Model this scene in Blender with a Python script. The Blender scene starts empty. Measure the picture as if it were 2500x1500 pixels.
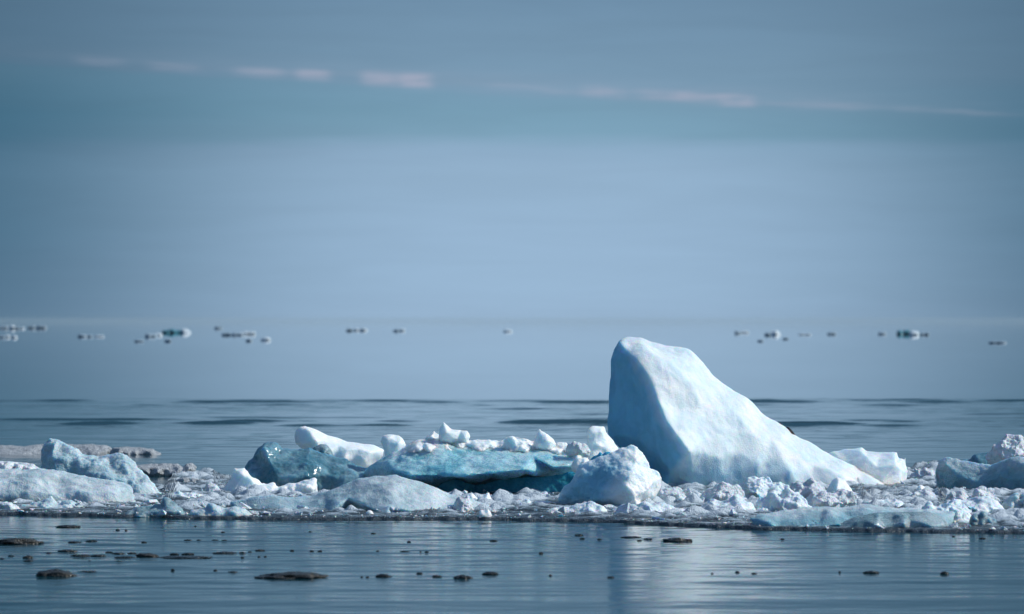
import bpy, bmesh, math, random
import numpy as np
from mathutils import Vector
from mathutils.geometry import delaunay_2d_cdt

# ------------------------------------------------------------------ camera
H = 1.93                      # eye height above the water, metres
F = 9375.0                    # focal length in photo pixels (135 mm on a 36 mm frame, 2500 px wide)
HZ = 780.0                    # horizon row in the photo
CX = 1250.0
scene = bpy.context.scene
COL = scene.collection
cam_d = bpy.data.cameras.new('camera')
cam_d.lens = 135; cam_d.sensor_width = 36; cam_d.shift_y = (HZ - 750) / 2500
cam_d.clip_start = 0.1; cam_d.clip_end = 100000
cam_d.dof.use_dof = True; cam_d.dof.focus_distance = 40.5; cam_d.dof.aperture_fstop = 2.8
cam = bpy.data.objects.new('camera', cam_d); COL.objects.link(cam)
cam.location = (0, 0, H); cam.rotation_euler = (math.radians(90), 0, 0)
scene.camera = cam

# ------------------------------------------------------------------ sky and sun
SUN_EL = math.radians(38); SUN_AZ = math.radians(85)     # clockwise from +Y: from the right, just beyond the ice
SKY_STRENGTH = 0.15

class NT:
    """small helper to write node trees"""
    def __init__(s, tree): s.t = tree; s.n = tree.nodes; s.l = tree.links
    def node(s, typ, **kw):
        n = s.n.new(typ)
        for k, v in kw.items(): setattr(n, k, v)
        return n
    def put(s, sock, v):
        if isinstance(v, bpy.types.NodeSocket): s.l.new(v, sock)
        elif isinstance(v, (tuple, list)) and sock.type == 'RGBA' and len(v) == 3: sock.default_value = (*v, 1)
        else: sock.default_value = v
    def m(s, op, a, b=None, c=None, clamp=False):
        n = s.node('ShaderNodeMath', operation=op, use_clamp=clamp)
        for i, v in enumerate((a, b, c)):
            if v is not None: s.put(n.inputs[i], v)
        return n.outputs[0]
    def smooth(s, x, a, b, lo=0.0, hi=1.0):
        n = s.node('ShaderNodeMapRange', interpolation_type='SMOOTHSTEP')
        for i, v in enumerate((x, a, b, lo, hi)): s.put(n.inputs[i], v)
        return n.outputs[0]
    def mix(s, fac, a, b, blend='MIX'):
        n = s.node('ShaderNodeMix', data_type='RGBA', blend_type=blend)
        s.put(n.inputs[0], fac); s.put(n.inputs[6], a); s.put(n.inputs[7], b)
        return n.outputs[2]
    def ramp(s, fac, stops):
        n = s.node('ShaderNodeValToRGB'); e = n.color_ramp.elements
        while len(e) < len(stops): e.new(0.5)
        for k, (p, c) in enumerate(stops): e[k].position = p; e[k].color = (*c, 1)
        s.put(n.inputs[0], fac); return n.outputs[0]
    def noise(s, vec, scale, detail=3.0, rough=0.5, dist=0.0):
        n = s.node('ShaderNodeTexNoise')
        s.put(n.inputs['Vector'], vec); n.inputs['Scale'].default_value = scale
        n.inputs['Detail'].default_value = detail; n.inputs['Roughness'].default_value = rough
        n.inputs['Distortion'].default_value = dist
        return n.outputs[0]
    def voronoi(s, vec, scale, feature='F1'):
        n = s.node('ShaderNodeTexVoronoi', feature=feature)
        s.put(n.inputs['Vector'], vec); n.inputs['Scale'].default_value = scale
        return n.outputs[0]

def lin(r, g, b):
    f = lambda c: (c/255/12.92) if c/255 <= 0.04045 else ((c/255+0.055)/1.055)**2.4
    return (f(r), f(g), f(b))

world = bpy.data.worlds.new('World'); scene.world = world; world.use_nodes = True
w = NT(world.node_tree); w.n.clear()
tc = w.node('ShaderNodeTexCoord'); sep = w.node('ShaderNodeSeparateXYZ'); w.l.new(tc.outputs['Generated'], sep.inputs[0])
az = w.m('ARCTAN2', sep.outputs[0], sep.outputs[1])
U = w.m('MULTIPLY', az, F / 1250)                 # 1 = about 7.6 degrees to the right of north
V = w.m('MULTIPLY', w.m('ABSOLUTE', sep.outputs[2]), F / 780)   # 1 = about 4.8 degrees above the horizon
comb = w.node('ShaderNodeCombineXYZ'); w.put(comb.inputs[0], U); w.put(comb.inputs[1], w.m('MULTIPLY', V, 7.0))
ns = w.noise(comb.outputs[0], 1.3, 4, 0.55)
Vn = w.m('ADD', V, w.m('MULTIPLY', w.m('SUBTRACT', ns, 0.5), 0.10))
R = w.m('DIVIDE', Vn, 3.2)
def stops(*a): return [(v/3.2, lin(c[0], c[1]+1, c[2]+2)) for v, c in a]
centre = w.ramp(R, stops((0, (152,180,207)), (.1, (153,182,209)), (.28, (151,180,207)), (.45, (147,176,202)), (.535, (142,171,197)), (.575, (127,161,184)), (.64, (124,157,180)), (.72, (123,154,178)), (1.0, (111,142,168)), (1.6, (96,129,158)), (3.0, (56,88,116))))
edge = w.ramp(R, stops((0, (74,106,131)), (.28, (65,103,127)), (.47, (68,106,130)), (.56, (58,100,124)), (.64, (58,100,124)), (.76, (78,109,132)), (1.0, (78,108,131)), (1.6, (72,104,130)), (3.0, (46,76,102))))
Uc = w.m('SUBTRACT', U, 0.08)
g = w.m('EXPONENT', w.m('MULTIPLY', w.m('POWER', w.m('ABSOLUTE', w.m('DIVIDE', Uc, 0.84)), 3.0), -1.0))
cloudsky = w.mix(g, edge, centre)
# long streak of cloud sinking to the right, and the clearer teal gap beneath it
vb = w.m('SUBTRACT', V, w.m('MULTIPLY_ADD', U, -0.096, 0.725))
vbn = w.m('ADD', vb, w.m('MULTIPLY', w.m('SUBTRACT', w.noise(comb.outputs[0], 2.2, 3), 0.5), 0.035))
vbn = w.m('ADD', vbn, w.m('MULTIPLY', w.m('SUBTRACT', w.noise(comb.outputs[0], 11.0, 4, 0.6), 0.5), 0.016))
gap = w.m('MULTIPLY', w.smooth(vbn, -0.015, -0.035), w.smooth(vbn, -0.24, -0.06))
gap = w.m('MULTIPLY', gap, w.smooth(U, 1.2, -1.0, 0.15, 0.8))
cloudsky = w.mix(gap, cloudsky, (0.86, 1.0, 0.99), 'MULTIPLY')
streak = None
for uc, wd, th, st in ((-.80,.05,.014,.30), (-.66,.05,.014,.3), (-.49,.05,.018,.55), (-.39,.035,.020,.75), (-.26,.035,.024,.9), (-.19,.035,.024,1.0), (.02,.09,.010,.25), (.18,.045,.016,.55), (.29,.05,.015,.6), (.37,.05,.017,.65), (.44,.035,.020,.8), (.60,.10,.012,.3), (.85,.12,.010,.2)):
    a_ = w.m('DIVIDE', w.m('SUBTRACT', U, uc), wd); b_ = w.m('DIVIDE', vbn, th)
    e_ = w.m('MULTIPLY', w.m('EXPONENT', w.m('MULTIPLY', w.m('ADD', w.m('POWER', w.m('ABSOLUTE', a_), 4.0), w.m('POWER', w.m('ABSOLUTE', b_), 3.0)), -1.0)), st)
    streak = e_ if streak is None else w.m('ADD', streak, e_)
streak = w.m('ADD', streak, w.m('MULTIPLY', w.m('MULTIPLY', w.smooth(vbn, -0.012, 0.0), w.smooth(vbn, 0.07, 0.0)), w.m('MULTIPLY_ADD', g, 0.14, 0.02)))
streak = w.m('MULTIPLY', streak, w.smooth(w.noise(comb.outputs[0], 7.0, 4, 0.65), 0.3, 0.62, 0.3, 0.95), clamp=True)
streak = w.m('MULTIPLY', streak, 0.62)
cloudsky = w.mix(streak, cloudsky, lin(176,178,198))
wisp = w.m('ADD', w.smooth(w.noise(comb.outputs[0], 1.9, 7, 0.6, 0.6), 0.3, 0.7, 0.975, 1.025), 0.0)
wv = w.node('ShaderNodeVectorMath', operation='SCALE'); w.l.new(cloudsky, wv.inputs[0]); w.l.new(wisp, wv.inputs[3]); cloudsky = wv.outputs[0]
sky = w.node('ShaderNodeTexSky', sky_type='NISHITA'); sky.sun_disc = False
sky.sun_elevation = SUN_EL; sky.sun_rotation = SUN_AZ; sky.air_density = 1.0; sky.dust_density = 0.2; sky.ozone_density = 2.5
skyv = w.node('ShaderNodeVectorMath', operation='SCALE'); w.l.new(sky.outputs[0], skyv.inputs[0]); skyv.inputs[3].default_value = 1.0
upper = w.smooth(V, 3.0, 9.0)
cl_scaled = w.node('ShaderNodeVectorMath', operation='SCALE'); w.l.new(cloudsky, cl_scaled.inputs[0]); cl_scaled.inputs[3].default_value = 1.0 / SKY_STRENGTH
total = w.mix(upper, cl_scaled.outputs[0], skyv.outputs[0])
bg = w.node('ShaderNodeBackground'); w.l.new(total, bg.inputs[0]); bg.inputs[1].default_value = SKY_STRENGTH
wo = w.node('ShaderNodeOutputWorld'); w.l.new(bg.outputs[0], wo.inputs[0])

sun_d = bpy.data.lights.new('sun', 'SUN'); sun_d.energy = 3.8; sun_d.angle = math.radians(0.5); sun_d.color = (1.0, 0.96, 0.91)
sun = bpy.data.objects.new('sun', sun_d); COL.objects.link(sun)
to_sun = Vector((math.sin(SUN_AZ)*math.cos(SUN_EL), math.cos(SUN_AZ)*math.cos(SUN_EL), math.sin(SUN_EL)))
sun.rotation_euler = to_sun.to_track_quat('Z', 'Y').to_euler()
sun.location = to_sun * 60

vs = scene.view_settings
vs.view_transform = 'Standard'; vs.look = 'None'; vs.exposure = 0.0; vs.gamma = 1.0; vs.use_curve_mapping = False

# ------------------------------------------------------------------ numeric noise
_rs = np.random.RandomState(7)
_perm = np.concatenate([_rs.permutation(256)]*3)
_grad = _rs.normal(size=(256, 3)); _grad /= np.linalg.norm(_grad, axis=1)[:, None]
def perlin(p):
    i = np.floor(p).astype(np.int64); f = p - i; u = f*f*f*(f*(f*6-15)+10); i &= 255
    def gr(dx, dy, dz):
        h = _perm[_perm[_perm[(i[:,0]+dx) & 255] + ((i[:,1]+dy) & 255)] + ((i[:,2]+dz) & 255)]
        return _grad[h][:,0]*(f[:,0]-dx) + _grad[h][:,1]*(f[:,1]-dy) + _grad[h][:,2]*(f[:,2]-dz)
    L = lambda a, b, t: a + t*(b-a)
    x0 = L(L(gr(0,0,0), gr(1,0,0), u[:,0]), L(gr(0,1,0), gr(1,1,0), u[:,0]), u[:,1])
    x1 = L(L(gr(0,0,1), gr(1,0,1), u[:,0]), L(gr(0,1,1), gr(1,1,1), u[:,0]), u[:,1])
    return L(x0, x1, u[:,2]) * 1.5
def fbm(p, octv=3, rough=0.5):
    s = np.zeros(len(p)); a = 1.0
    for k in range(octv): s += a*perlin(p*(2.03**k) + 17.3*k); a *= rough
    return s
def worley(p):
    i = np.floor(p).astype(np.int64); f1 = np.full(len(p), 9.0); f2 = np.full(len(p), 9.0)
    for dx in (-1,0,1):
        for dy in (-1,0,1):
            for dz in (-1,0,1):
                c = (i + (dx,dy,dz))
                h = _perm[_perm[_perm[c[:,0] & 255] + (c[:,1] & 255)] + (c[:,2] & 255)]
                q = c + 0.5 + 0.42*_grad[h]
                d = np.linalg.norm(p-q, axis=1)
                m = d < f1
                f2 = np.where(m, f1, np.minimum(f2, d)); f1 = np.where(m, d, f1)
    return f1, f2

# ------------------------------------------------------------------ materials
def new_mat(name):
    m = bpy.data.materials.new(name); m.use_nodes = True
    t = NT(m.node_tree); p = t.n['Principled BSDF']
    return m, t, p
def ice_mat(name, base, second, rough=0.35, sss=0.3, radius=(0.10, 0.32, 0.5), grain=70.0, bump=0.5, nscale=4.0, spec=0.5, coat=0.0, dirt=None, dirt_amt=0.0, bdist=0.012, bare=None, speck=0.28):
    m, t, p = new_mat(name)
    tcn = t.node('ShaderNodeTexCoord').outputs['Object']
    n1 = t.noise(tcn, nscale, 5, 0.6, 0.4)
    n2 = t.noise(tcn, grain*0.6, 3, 0.6)
    col = t.mix(t.smooth(t.m('ADD', n1, t.m('MULTIPLY', t.m('SUBTRACT', n2, 0.5), speck)), 0.36, 0.66), base, second)
    if bare:                                     # clear ice with painted shade on dark faces, snow on the teal slab
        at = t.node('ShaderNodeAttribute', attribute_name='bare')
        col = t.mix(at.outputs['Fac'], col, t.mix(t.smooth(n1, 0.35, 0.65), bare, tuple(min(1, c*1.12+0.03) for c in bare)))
    if dirt:
        dm = t.m('MULTIPLY', t.smooth(t.noise(tcn, grain*0.22, 5, 0.7), 0.48, 0.7), dirt_amt)
        col = t.mix(dm, col, dirt)
    t.put(p.inputs['Base Color'], col)
    t.put(p.inputs['Roughness'], t.smooth(n2, 0.3, 0.7, rough-0.12, rough+0.12))
    p.inputs['IOR'].default_value = 1.31
    p.inputs['Specular IOR Level'].default_value = spec
    p.inputs['Subsurface Weight'].default_value = 1.0 if sss else 0.0
    p.inputs['Subsurface Radius'].default_value = radius
    p.inputs['Subsurface Scale'].default_value = sss
    p.inputs['Coat Weight'].default_value = coat; p.inputs['Coat Roughness'].default_value = 0.08; p.inputs['Coat IOR'].default_value = 1.31
    v = t.voronoi(tcn, grain)
    hgt = t.m('ADD', t.m('MULTIPLY', v, 0.8), t.m('ADD', t.m('MULTIPLY', n2, 0.6), t.m('MULTIPLY', t.noise(tcn, grain*0.15, 4, 0.6), 0.6)))
    b = t.node('ShaderNodeBump'); b.inputs['Strength'].default_value = bump; b.inputs['Distance'].default_value = bdist
    t.put(b.inputs['Height'], hgt); t.l.new(b.outputs[0], p.inputs['Normal'])
    return m
M = {
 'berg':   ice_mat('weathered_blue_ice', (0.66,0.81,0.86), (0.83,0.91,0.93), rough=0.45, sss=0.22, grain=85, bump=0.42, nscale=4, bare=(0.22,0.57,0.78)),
 'white':  ice_mat('frosted_white_ice', (0.76,0.88,0.92), (0.87,0.93,0.95), rough=0.45, radius=(0.25,0.36,0.45), sss=0.18, grain=60, bump=0.4, bare=(0.22,0.50,0.64)),
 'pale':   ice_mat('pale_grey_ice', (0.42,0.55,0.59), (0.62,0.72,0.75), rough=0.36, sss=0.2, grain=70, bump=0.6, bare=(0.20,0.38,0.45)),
 'crystal':ice_mat('crystalline_ice', (0.60,0.68,0.72), (0.80,0.85,0.88), rough=0.3, sss=0.03, grain=75, bump=0.6, nscale=10, bdist=0.02),
 'sugar':  ice_mat('sugary_white_ice', (0.64,0.77,0.82), (0.83,0.90,0.93), rough=0.4, sss=0.06, grain=80, bump=0.6, nscale=9),
 'teal':   ice_mat('clear_teal_ice', (0.15,0.44,0.54), (0.42,0.67,0.74), rough=0.3, sss=0.3, grain=70, bump=0.5, nscale=2.4, speck=0.16, bare=(0.78,0.87,0.91), coat=0.3),
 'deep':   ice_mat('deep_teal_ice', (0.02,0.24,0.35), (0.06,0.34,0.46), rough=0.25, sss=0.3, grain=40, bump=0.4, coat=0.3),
 'glass':  ice_mat('glassy_dark_ice', (0.05,0.17,0.22), (0.20,0.36,0.42), rough=0.16, sss=0.3, grain=30, bump=0.35, nscale=2.6, speck=0.12, coat=0.6),
 'green':  ice_mat('grey_green_ice', (0.16,0.27,0.30), (0.36,0.47,0.50), rough=0.3, sss=0.2, grain=70, bump=0.5, coat=0.3),
 'dirty':  ice_mat('dirty_floe_ice', (0.36,0.41,0.44), (0.60,0.66,0.69), rough=0.3, sss=0.0, grain=70, bump=1.0, nscale=16, dirt=(0.07,0.066,0.06), dirt_amt=0.6, bdist=0.02),
 'bit':    ice_mat('dark_wet_ice', (0.010,0.014,0.016), (0.03,0.034,0.032), rough=0.22, sss=0.0, grain=60, bump=0.6, nscale=12),
 'brown':  ice_mat('brown_stained_ice', (0.018,0.021,0.020), (0.055,0.057,0.050), rough=0.3, sss=0.0, grain=60, bump=0.8, nscale=12),
 'stone':  ice_mat('dark_stone', (0.006,0.008,0.010), (0.014,0.016,0.018), rough=0.6, sss=0.0, grain=60, bump=0.6),
 'far':    ice_mat('distant_white_ice', (0.60,0.74,0.80), (0.78,0.86,0.90), rough=0.5, sss=0.0, grain=6, bump=0.3, nscale=0.8),
 'farshade':ice_mat('distant_shaded_ice', (0.28,0.40,0.48), (0.40,0.51,0.58), rough=0.4, sss=0.0, grain=6, bump=0.3, nscale=0.8),  # darker copy of the distant white ice, painting the floes' shaded sides
 'farteal':ice_mat('distant_teal_ice', (0.03,0.20,0.26), (0.08,0.3,0.36), rough=0.4, sss=0.0, grain=6, bump=0.3, nscale=0.8),
}
def water_mat():
    m, t, p = new_mat('lagoon_water')
    tcn = t.node('ShaderNodeTexCoord').outputs['Object']
    p.inputs['Base Color'].default_value = (0.004, 0.040, 0.054, 1)
    p.inputs['Roughness'].default_value = 0.07; p.inputs['IOR'].default_value = 1.33
    sy = t.node('ShaderNodeSeparateXYZ'); t.l.new(tcn, sy.inputs[0]); near = t.smooth(sy.outputs[1], 45, 80, 1.0, 0.0); t.put(p.inputs['Roughness'], t.smooth(sy.outputs[1], 46, 60, 0.11, 0.002))
    b = t.node('ShaderNodeBump'); b.inputs['Strength'].default_value = 0.2; b.inputs['Distance'].default_value = 0.01
    t.put(b.inputs['Height'], t.m('MULTIPLY', t.noise(tcn, 9.0, 3, 0.5), near)); t.l.new(b.outputs[0], p.inputs['Normal'])
    return m
M['water'] = water_mat()
def slush_mat():
    m, t, p = new_mat('frazil_slush')
    tcn = t.node('ShaderNodeTexCoord').outputs['Object']
    b_ = t.noise(tcn, 45, 4, 0.7); v = t.voronoi(tcn, 70)
    at = t.node('ShaderNodeAttribute', attribute_name='wet')
    k = t.m('ADD', at.outputs['Fac'], t.m('MULTIPLY', t.m('SUBTRACT', b_, 0.5), 0.7))
    col = t.ramp(k, [(0.12, (0.56,0.66,0.72)), (0.40, (0.34,0.44,0.50)), (0.62, (0.15,0.20,0.235)), (0.85, (0.035,0.05,0.06))])
    t.put(p.inputs['Base Color'], col); t.put(p.inputs['Roughness'], t.smooth(k, 0.2, 0.8, 0.4, 0.12)); p.inputs['IOR'].default_value = 1.31
    bm = t.node('ShaderNodeBump'); bm.inputs['Strength'].default_value = 0.8; bm.inputs['Distance'].default_value = 0.012
    t.put(bm.inputs['Height'], t.m('ADD', v, b_)); t.l.new(bm.outputs[0], p.inputs['Normal'])
    return m
M['slush'] = slush_mat()

# ------------------------------------------------------------------ object helpers
def tag(o, label=None, cat=None, group=None, kind=None):
    if label: o['label'] = label
    if cat: o['category'] = cat
    if group: o['group'] = group
    if kind: o['kind'] = kind
    return o
def mesh_obj(name, verts, faces, mat, smooth=True, origin=None):
    me = bpy.data.meshes.new(name)
    verts = np.asarray(verts, dtype=np.float64)
    if origin is not None: verts = verts - np.asarray(origin)
    me.from_pydata(verts.tolist(), [], [tuple(int(i) for i in f) for f in faces]); me.update()
    if smooth: me.polygons.foreach_set('use_smooth', [True]*len(me.polygons))
    me.materials.append(M[mat])
    o = bpy.data.objects.new(name, me); COL.objects.link(o)
    if origin is not None: o.location = origin
    return o
def depth_at(py): return H*F/(py-HZ)               # distance of the water surface seen at row py
def P(px, py, y): return ((px-CX)/F*y, y, H-(py-HZ)/F*y)

SEED = [100]
def seg_dist(pts, poly):
    a = np.asarray(poly); b = np.roll(a, -1, axis=0); d = np.full(len(pts), 1e9)
    for p0, p1 in zip(a, b):
        e = p1-p0; L2 = max(e@e, 1e-12)
        t = np.clip(((pts-p0)@e)/L2, 0, 1)
        d = np.minimum(d, np.linalg.norm(pts-(p0+t[:,None]*e), axis=1))
    return d
def inside(pts, poly):
    a = np.asarray(poly); b = np.roll(a, -1, axis=0); c = np.zeros(len(pts), bool)
    for p0, p1 in zip(a, b):
        cond = (p0[1] > pts[:,1]) != (p1[1] > pts[:,1])
        with np.errstate(divide='ignore', invalid='ignore'):
            xi = (p1[0]-p0[0])*(pts[:,1]-p0[1])/(p1[1]-p0[1])+p0[0]
        c ^= cond & (pts[:,0] < xi)
    return c

def remesh(me, voxel):
    o = bpy.data.objects.new('tmp', me); COL.objects.link(o)
    md = o.modifiers.new('r', 'REMESH'); md.mode = 'VOXEL'; md.voxel_size = voxel; md.adaptivity = 0
    dg = bpy.context.evaluated_depsgraph_get(); dg.update()
    ev = o.evaluated_get(dg); out = bpy.data.meshes.new_from_object(ev)
    bpy.data.objects.remove(o); bpy.data.meshes.remove(me)
    return out
def finish(me, disp, relax=2, seed=0.0):
    """relax the voxel steps, then roughen along the normals: disp is a list of (kind, amplitude, frequency)"""
    n = len(me.vertices); co = np.empty(n*3); me.vertices.foreach_get('co', co); co = co.reshape(-1,3)
    e = np.empty(len(me.edges)*2, dtype=np.int32); me.edges.foreach_get('vertices', e); e = e.reshape(-1,2)
    deg = np.bincount(e.ravel(), minlength=n).astype(float)
    for _ in range(relax):
        acc = np.zeros_like(co)
        for k in range(3):
            acc[:,k] = np.bincount(e[:,0], co[e[:,1],k], n) + np.bincount(e[:,1], co[e[:,0],k], n)
        co = 0.4*co + 0.6*acc/deg[:,None]
    for kind, amp, fr in disp:
        me.vertices.foreach_set('co', co.ravel()); me.update()
        nv = np.empty(n*3); me.vertex_normals.foreach_get('vector', nv); nv = nv.reshape(-1,3)
        q = co*fr + seed
        if kind == 'n': h = fbm(q, 3)
        elif kind == 'r': h = 0.5-np.abs(fbm(q, 3))*1.6
        elif kind == 'w': h = 0.5-worley(q)[0]
        elif kind == 'f': f1, f2 = worley(q); h = np.minimum(f2-f1, 0.35)-0.2
        elif kind == 's': h = fbm(q*(1,1,0.28), 3)          # vertical streaks
        co = co + nv*(amp*h)[:,None]
    me.vertices.foreach_set('co', co.ravel()); me.update()
    me.polygons.foreach_set('use_smooth', [True]*len(me.polygons))

ROUGH = {
 'mound':   [('n',0.045,4.0), ('n',0.012,13.0), ('w',0.006,34.0)],
 'slab':    [('n',0.03,2.5), ('n',0.012,9.0), ('w',0.006,26.0)],
 'smooth':  [('n',0.03,3.0), ('n',0.006,14.0)],
 'berg':   [('n',0.013,2.2), ('r',0.006,2.6), ('s',0.006,6.0), ('w',0.003,20.0)],
 'chunky':  [('n',0.05,4.0), ('f',0.015,7.0), ('n',0.014,14.0), ('n',0.006,34.0)],
 'crystal': [('n',0.05,4.5), ('f',0.012,8.0), ('n',0.016,15.0), ('w',0.007,36.0)],
 'glassy':  [('n',0.05,3.0), ('f',0.05,5.0), ('n',0.006,20.0)],
 'far':     [('n',0.25,0.8), ('f',0.2,1.6)],
}
def chunk(name, label, cat, top, base, mat, bulge=0.3, back=0.35, round_=0.25, lean=0.0, leanx=0.0, front=None,
          rough='smooth', voxel=0.012, keel=0.25, group=None, jitter=0.22, depth=None, relax=2, amp=1.0, z0=0.0, step=None, bare=None, shade_snow_soft=14.0, shade2=None, parent=None):
    """A solid piece of ice: its outline (photo pixels, left foot over the top to right foot), the row where its front
    meets the water, how far its front swells towards us and its back away from us."""
    SEED[0] += 1; rnd = random.Random(SEED[0])
    D = depth if depth else (H-z0)*F/(base-HZ) + bulge + lean
    tp = [((px-CX)/F*D, H-(py-HZ)/F*D) for px, py in top]
    (xa, za), (xb, zb) = tp[0], tp[-1]
    zk = min(z0, za, zb) - keel
    poly = tp + [(xb-(xb-xa)*0.06, zk+0.3*keel), (xb-(xb-xa)*0.2, zk), (xa+(xb-xa)*0.2, zk), (xa+(xb-xa)*0.06, zk+0.3*keel)]
    # finer outline
    fine = []
    W_ = max(p[0] for p in tp)-min(p[0] for p in tp); Zt = max(p[1] for p in tp); Hh = Zt - z0
    xc = (max(p[0] for p in tp)+min(p[0] for p in tp))/2
    st = step or max(0.05, min(0.25, (W_+Hh)/14))
    for a, b in zip(poly, poly[1:]+poly[:1]):
        L = math.hypot(b[0]-a[0], b[1]-a[1]); k = max(1, int(L/st))
        for j in range(k): fine.append((a[0]+(b[0]-a[0])*j/k, a[1]+(b[1]-a[1])*j/k))
    fine = np.array(fine)
    lo = fine.min(0); hi = fine.max(0); grid = []
    yy = lo[1]; r = 0
    while yy < hi[1]:
        xx = lo[0] + (st/2 if r % 2 else 0)
        while xx < hi[0]:
            grid.append((xx+rnd.uniform(-.3,.3)*st, yy+rnd.uniform(-.3,.3)*st)); xx += st
        yy += st*0.87; r += 1
    grid = np.array(grid) if grid else np.zeros((0,2))
    def keep(pts, m=0.35):
        if not len(pts): return pts
        k = inside(pts, fine); k[k] &= seg_dist(pts[k], fine) > m*st
        return pts[k]
    grid = keep(grid)
    def shear(X, Z): return lean*min(1.3, max(0, (Zt-Z)/max(Hh, 1e-3))) + leanx*(X-xc)/max(W_/2, 1e-3)
    def sheet(pts, depths):
        allp = [Vector(p) for p in fine] + [Vector(p) for p in pts]
        n0 = len(fine)
        v, ed, fa, *_ = delaunay_2d_cdt(allp, [(i, (i+1) % n0) for i in range(n0)], [], 1, 1e-6)
        out = [tuple(q) for q in v]
        return out, [tuple(f) for f in fa]
    # front
    if front:
        fp = []; fd = []
        for px, py, dd in front:
            fp.append(((px-CX)/F*D, H-(py-HZ)/F*D)); fd.append(dd)
        fp = np.array(fp); fd = np.array(fd); k = inside(fp, fine); fp = fp[k]; fd = fd[k]
    else:
        fp = grid; d = seg_dist(grid, fine) if len(grid) else np.zeros(0)
        s = np.clip(d/round_, 0, 1); fd = bulge*np.sqrt(1-(1-s)**2)*np.array([1+rnd.uniform(-jitter, jitter) for _ in d])
    d = seg_dist(grid, fine) if len(grid) else np.zeros(0); s = np.clip(d/max(round_, 0.25), 0, 1)
    bd = -back*np.sqrt(1-(1-s)**2)*np.array([1+rnd.uniform(-jitter, jitter) for _ in d])
    key = {}; verts = []; faces = []
    def vid(X, Z, dd, tagk):
        kk = (round(X,5), round(Z,5), tagk)
        if kk not in key:
            y = D - dd - shear(X, Z); key[kk] = len(verts)
            verts.append((X*y/D, y, H+(Z-H)*y/D))
        return key[kk]
    rim = set((round(a,5), round(b,5)) for a, b in fine)
    for side, pts, dd in (('f', fp, fd), ('b', grid, bd)):
        table = {(round(float(p[0]),5), round(float(p[1]),5)): float(q) for p, q in zip(pts, dd)}
        v, fa = sheet(pts, dd)
        ids = []
        for X, Z in v:
            kk = (round(X,5), round(Z,5))
            if kk in table and kk not in rim: ids.append(vid(X, Z, table[kk], side))
            else: ids.append(vid(X, Z, 0.0, 'r'))
        for f in fa:
            t = tuple(ids[i] for i in f)
            if len(set(t)) == 3: faces.append(t if side == 'f' else t[::-1])
    me = bpy.data.meshes.new(name); me.from_pydata(verts, [], faces); me.update()
    bm = bmesh.new(); bm.from_mesh(me); bmesh.ops.recalc_face_normals(bm, faces=bm.faces); bm.to_mesh(me); bm.free()
    me = remesh(me, voxel)
    origin = Vector(((tp[0][0]+tp[-1][0])/2, D-bulge*0.3, max(z0, 0.0)))
    finish(me, [(k, a*amp, fr) for k, a, fr in ROUGH[rough]], relax, SEED[0]*3.7)
    n = len(me.vertices); co = np.empty(n*3); me.vertices.foreach_get('co', co); co = co.reshape(-1,3)-np.array(origin)
    me.vertices.foreach_set('co', co.ravel()); me.update(); me.name = name
    if bare:  # mask of the painted shade, and of the slab's snow
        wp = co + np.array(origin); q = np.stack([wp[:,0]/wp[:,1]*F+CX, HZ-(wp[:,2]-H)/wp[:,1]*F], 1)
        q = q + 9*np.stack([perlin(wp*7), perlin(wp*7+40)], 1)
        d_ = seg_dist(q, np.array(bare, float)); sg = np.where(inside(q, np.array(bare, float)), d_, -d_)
        if shade2:
            d2 = seg_dist(q, np.array(shade2, float)); sg2 = np.where(inside(q, np.array(shade2, float)), d2, -d2)
            sg = np.maximum(sg, shade_snow_soft*(0.95*np.clip(sg2/34*0.5+0.5, 0, 1)-1))
        at = me.attributes.new('bare', 'FLOAT', 'POINT'); at.data.foreach_set('value', np.clip(sg/shade_snow_soft*0.5+0.5, 0, 1).astype(np.float32))
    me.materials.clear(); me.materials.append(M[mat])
    o = bpy.data.objects.new(name, me); o.location = origin; COL.objects.link(o)
    if parent is not None: o.parent = parent; o.location = origin - parent.location
    tag(o, label, None if parent else cat, group)
    return o
def lump(name, label, cat, x0, x1, ytop, base, mat='crystal', rough='crystal', group=None, peak=0.5, **kw):
    """a small rounded or broken lump given by its box in the photo"""
    rnd = random.Random(SEED[0]*7+3); k = 9; top = []
    for i in range(k+1):
        t = i/k; u = abs(t-peak)/(peak if t < peak else 1-peak)
        h = ((1-u**5)**0.5 if rough == 'far' else (1-u**2.2)**0.6)*(1+rnd.uniform(-.25,.12)) if u < 1 else 0
        top.append((x0+(x1-x0)*t, base-(base-ytop)*max(0.03, min(1, h))))
    s = (base-ytop)/F*depth_at(base)
    kw.setdefault('bulge', max(0.06, 0.9*s)); kw.setdefault('back', max(0.06, 0.9*s)); kw.setdefault('round_', max(0.06, s*0.8))
    kw.setdefault('voxel', 0.009); kw.setdefault('keel', 0.12); kw.setdefault('jitter', 0.45); kw.setdefault('step', max(0.035, s*0.33)); kw.setdefault('amp', min(1.0, s/0.25))
    return chunk(name, label, cat, top, base, mat, rough=rough, group=group, **kw)

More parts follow.
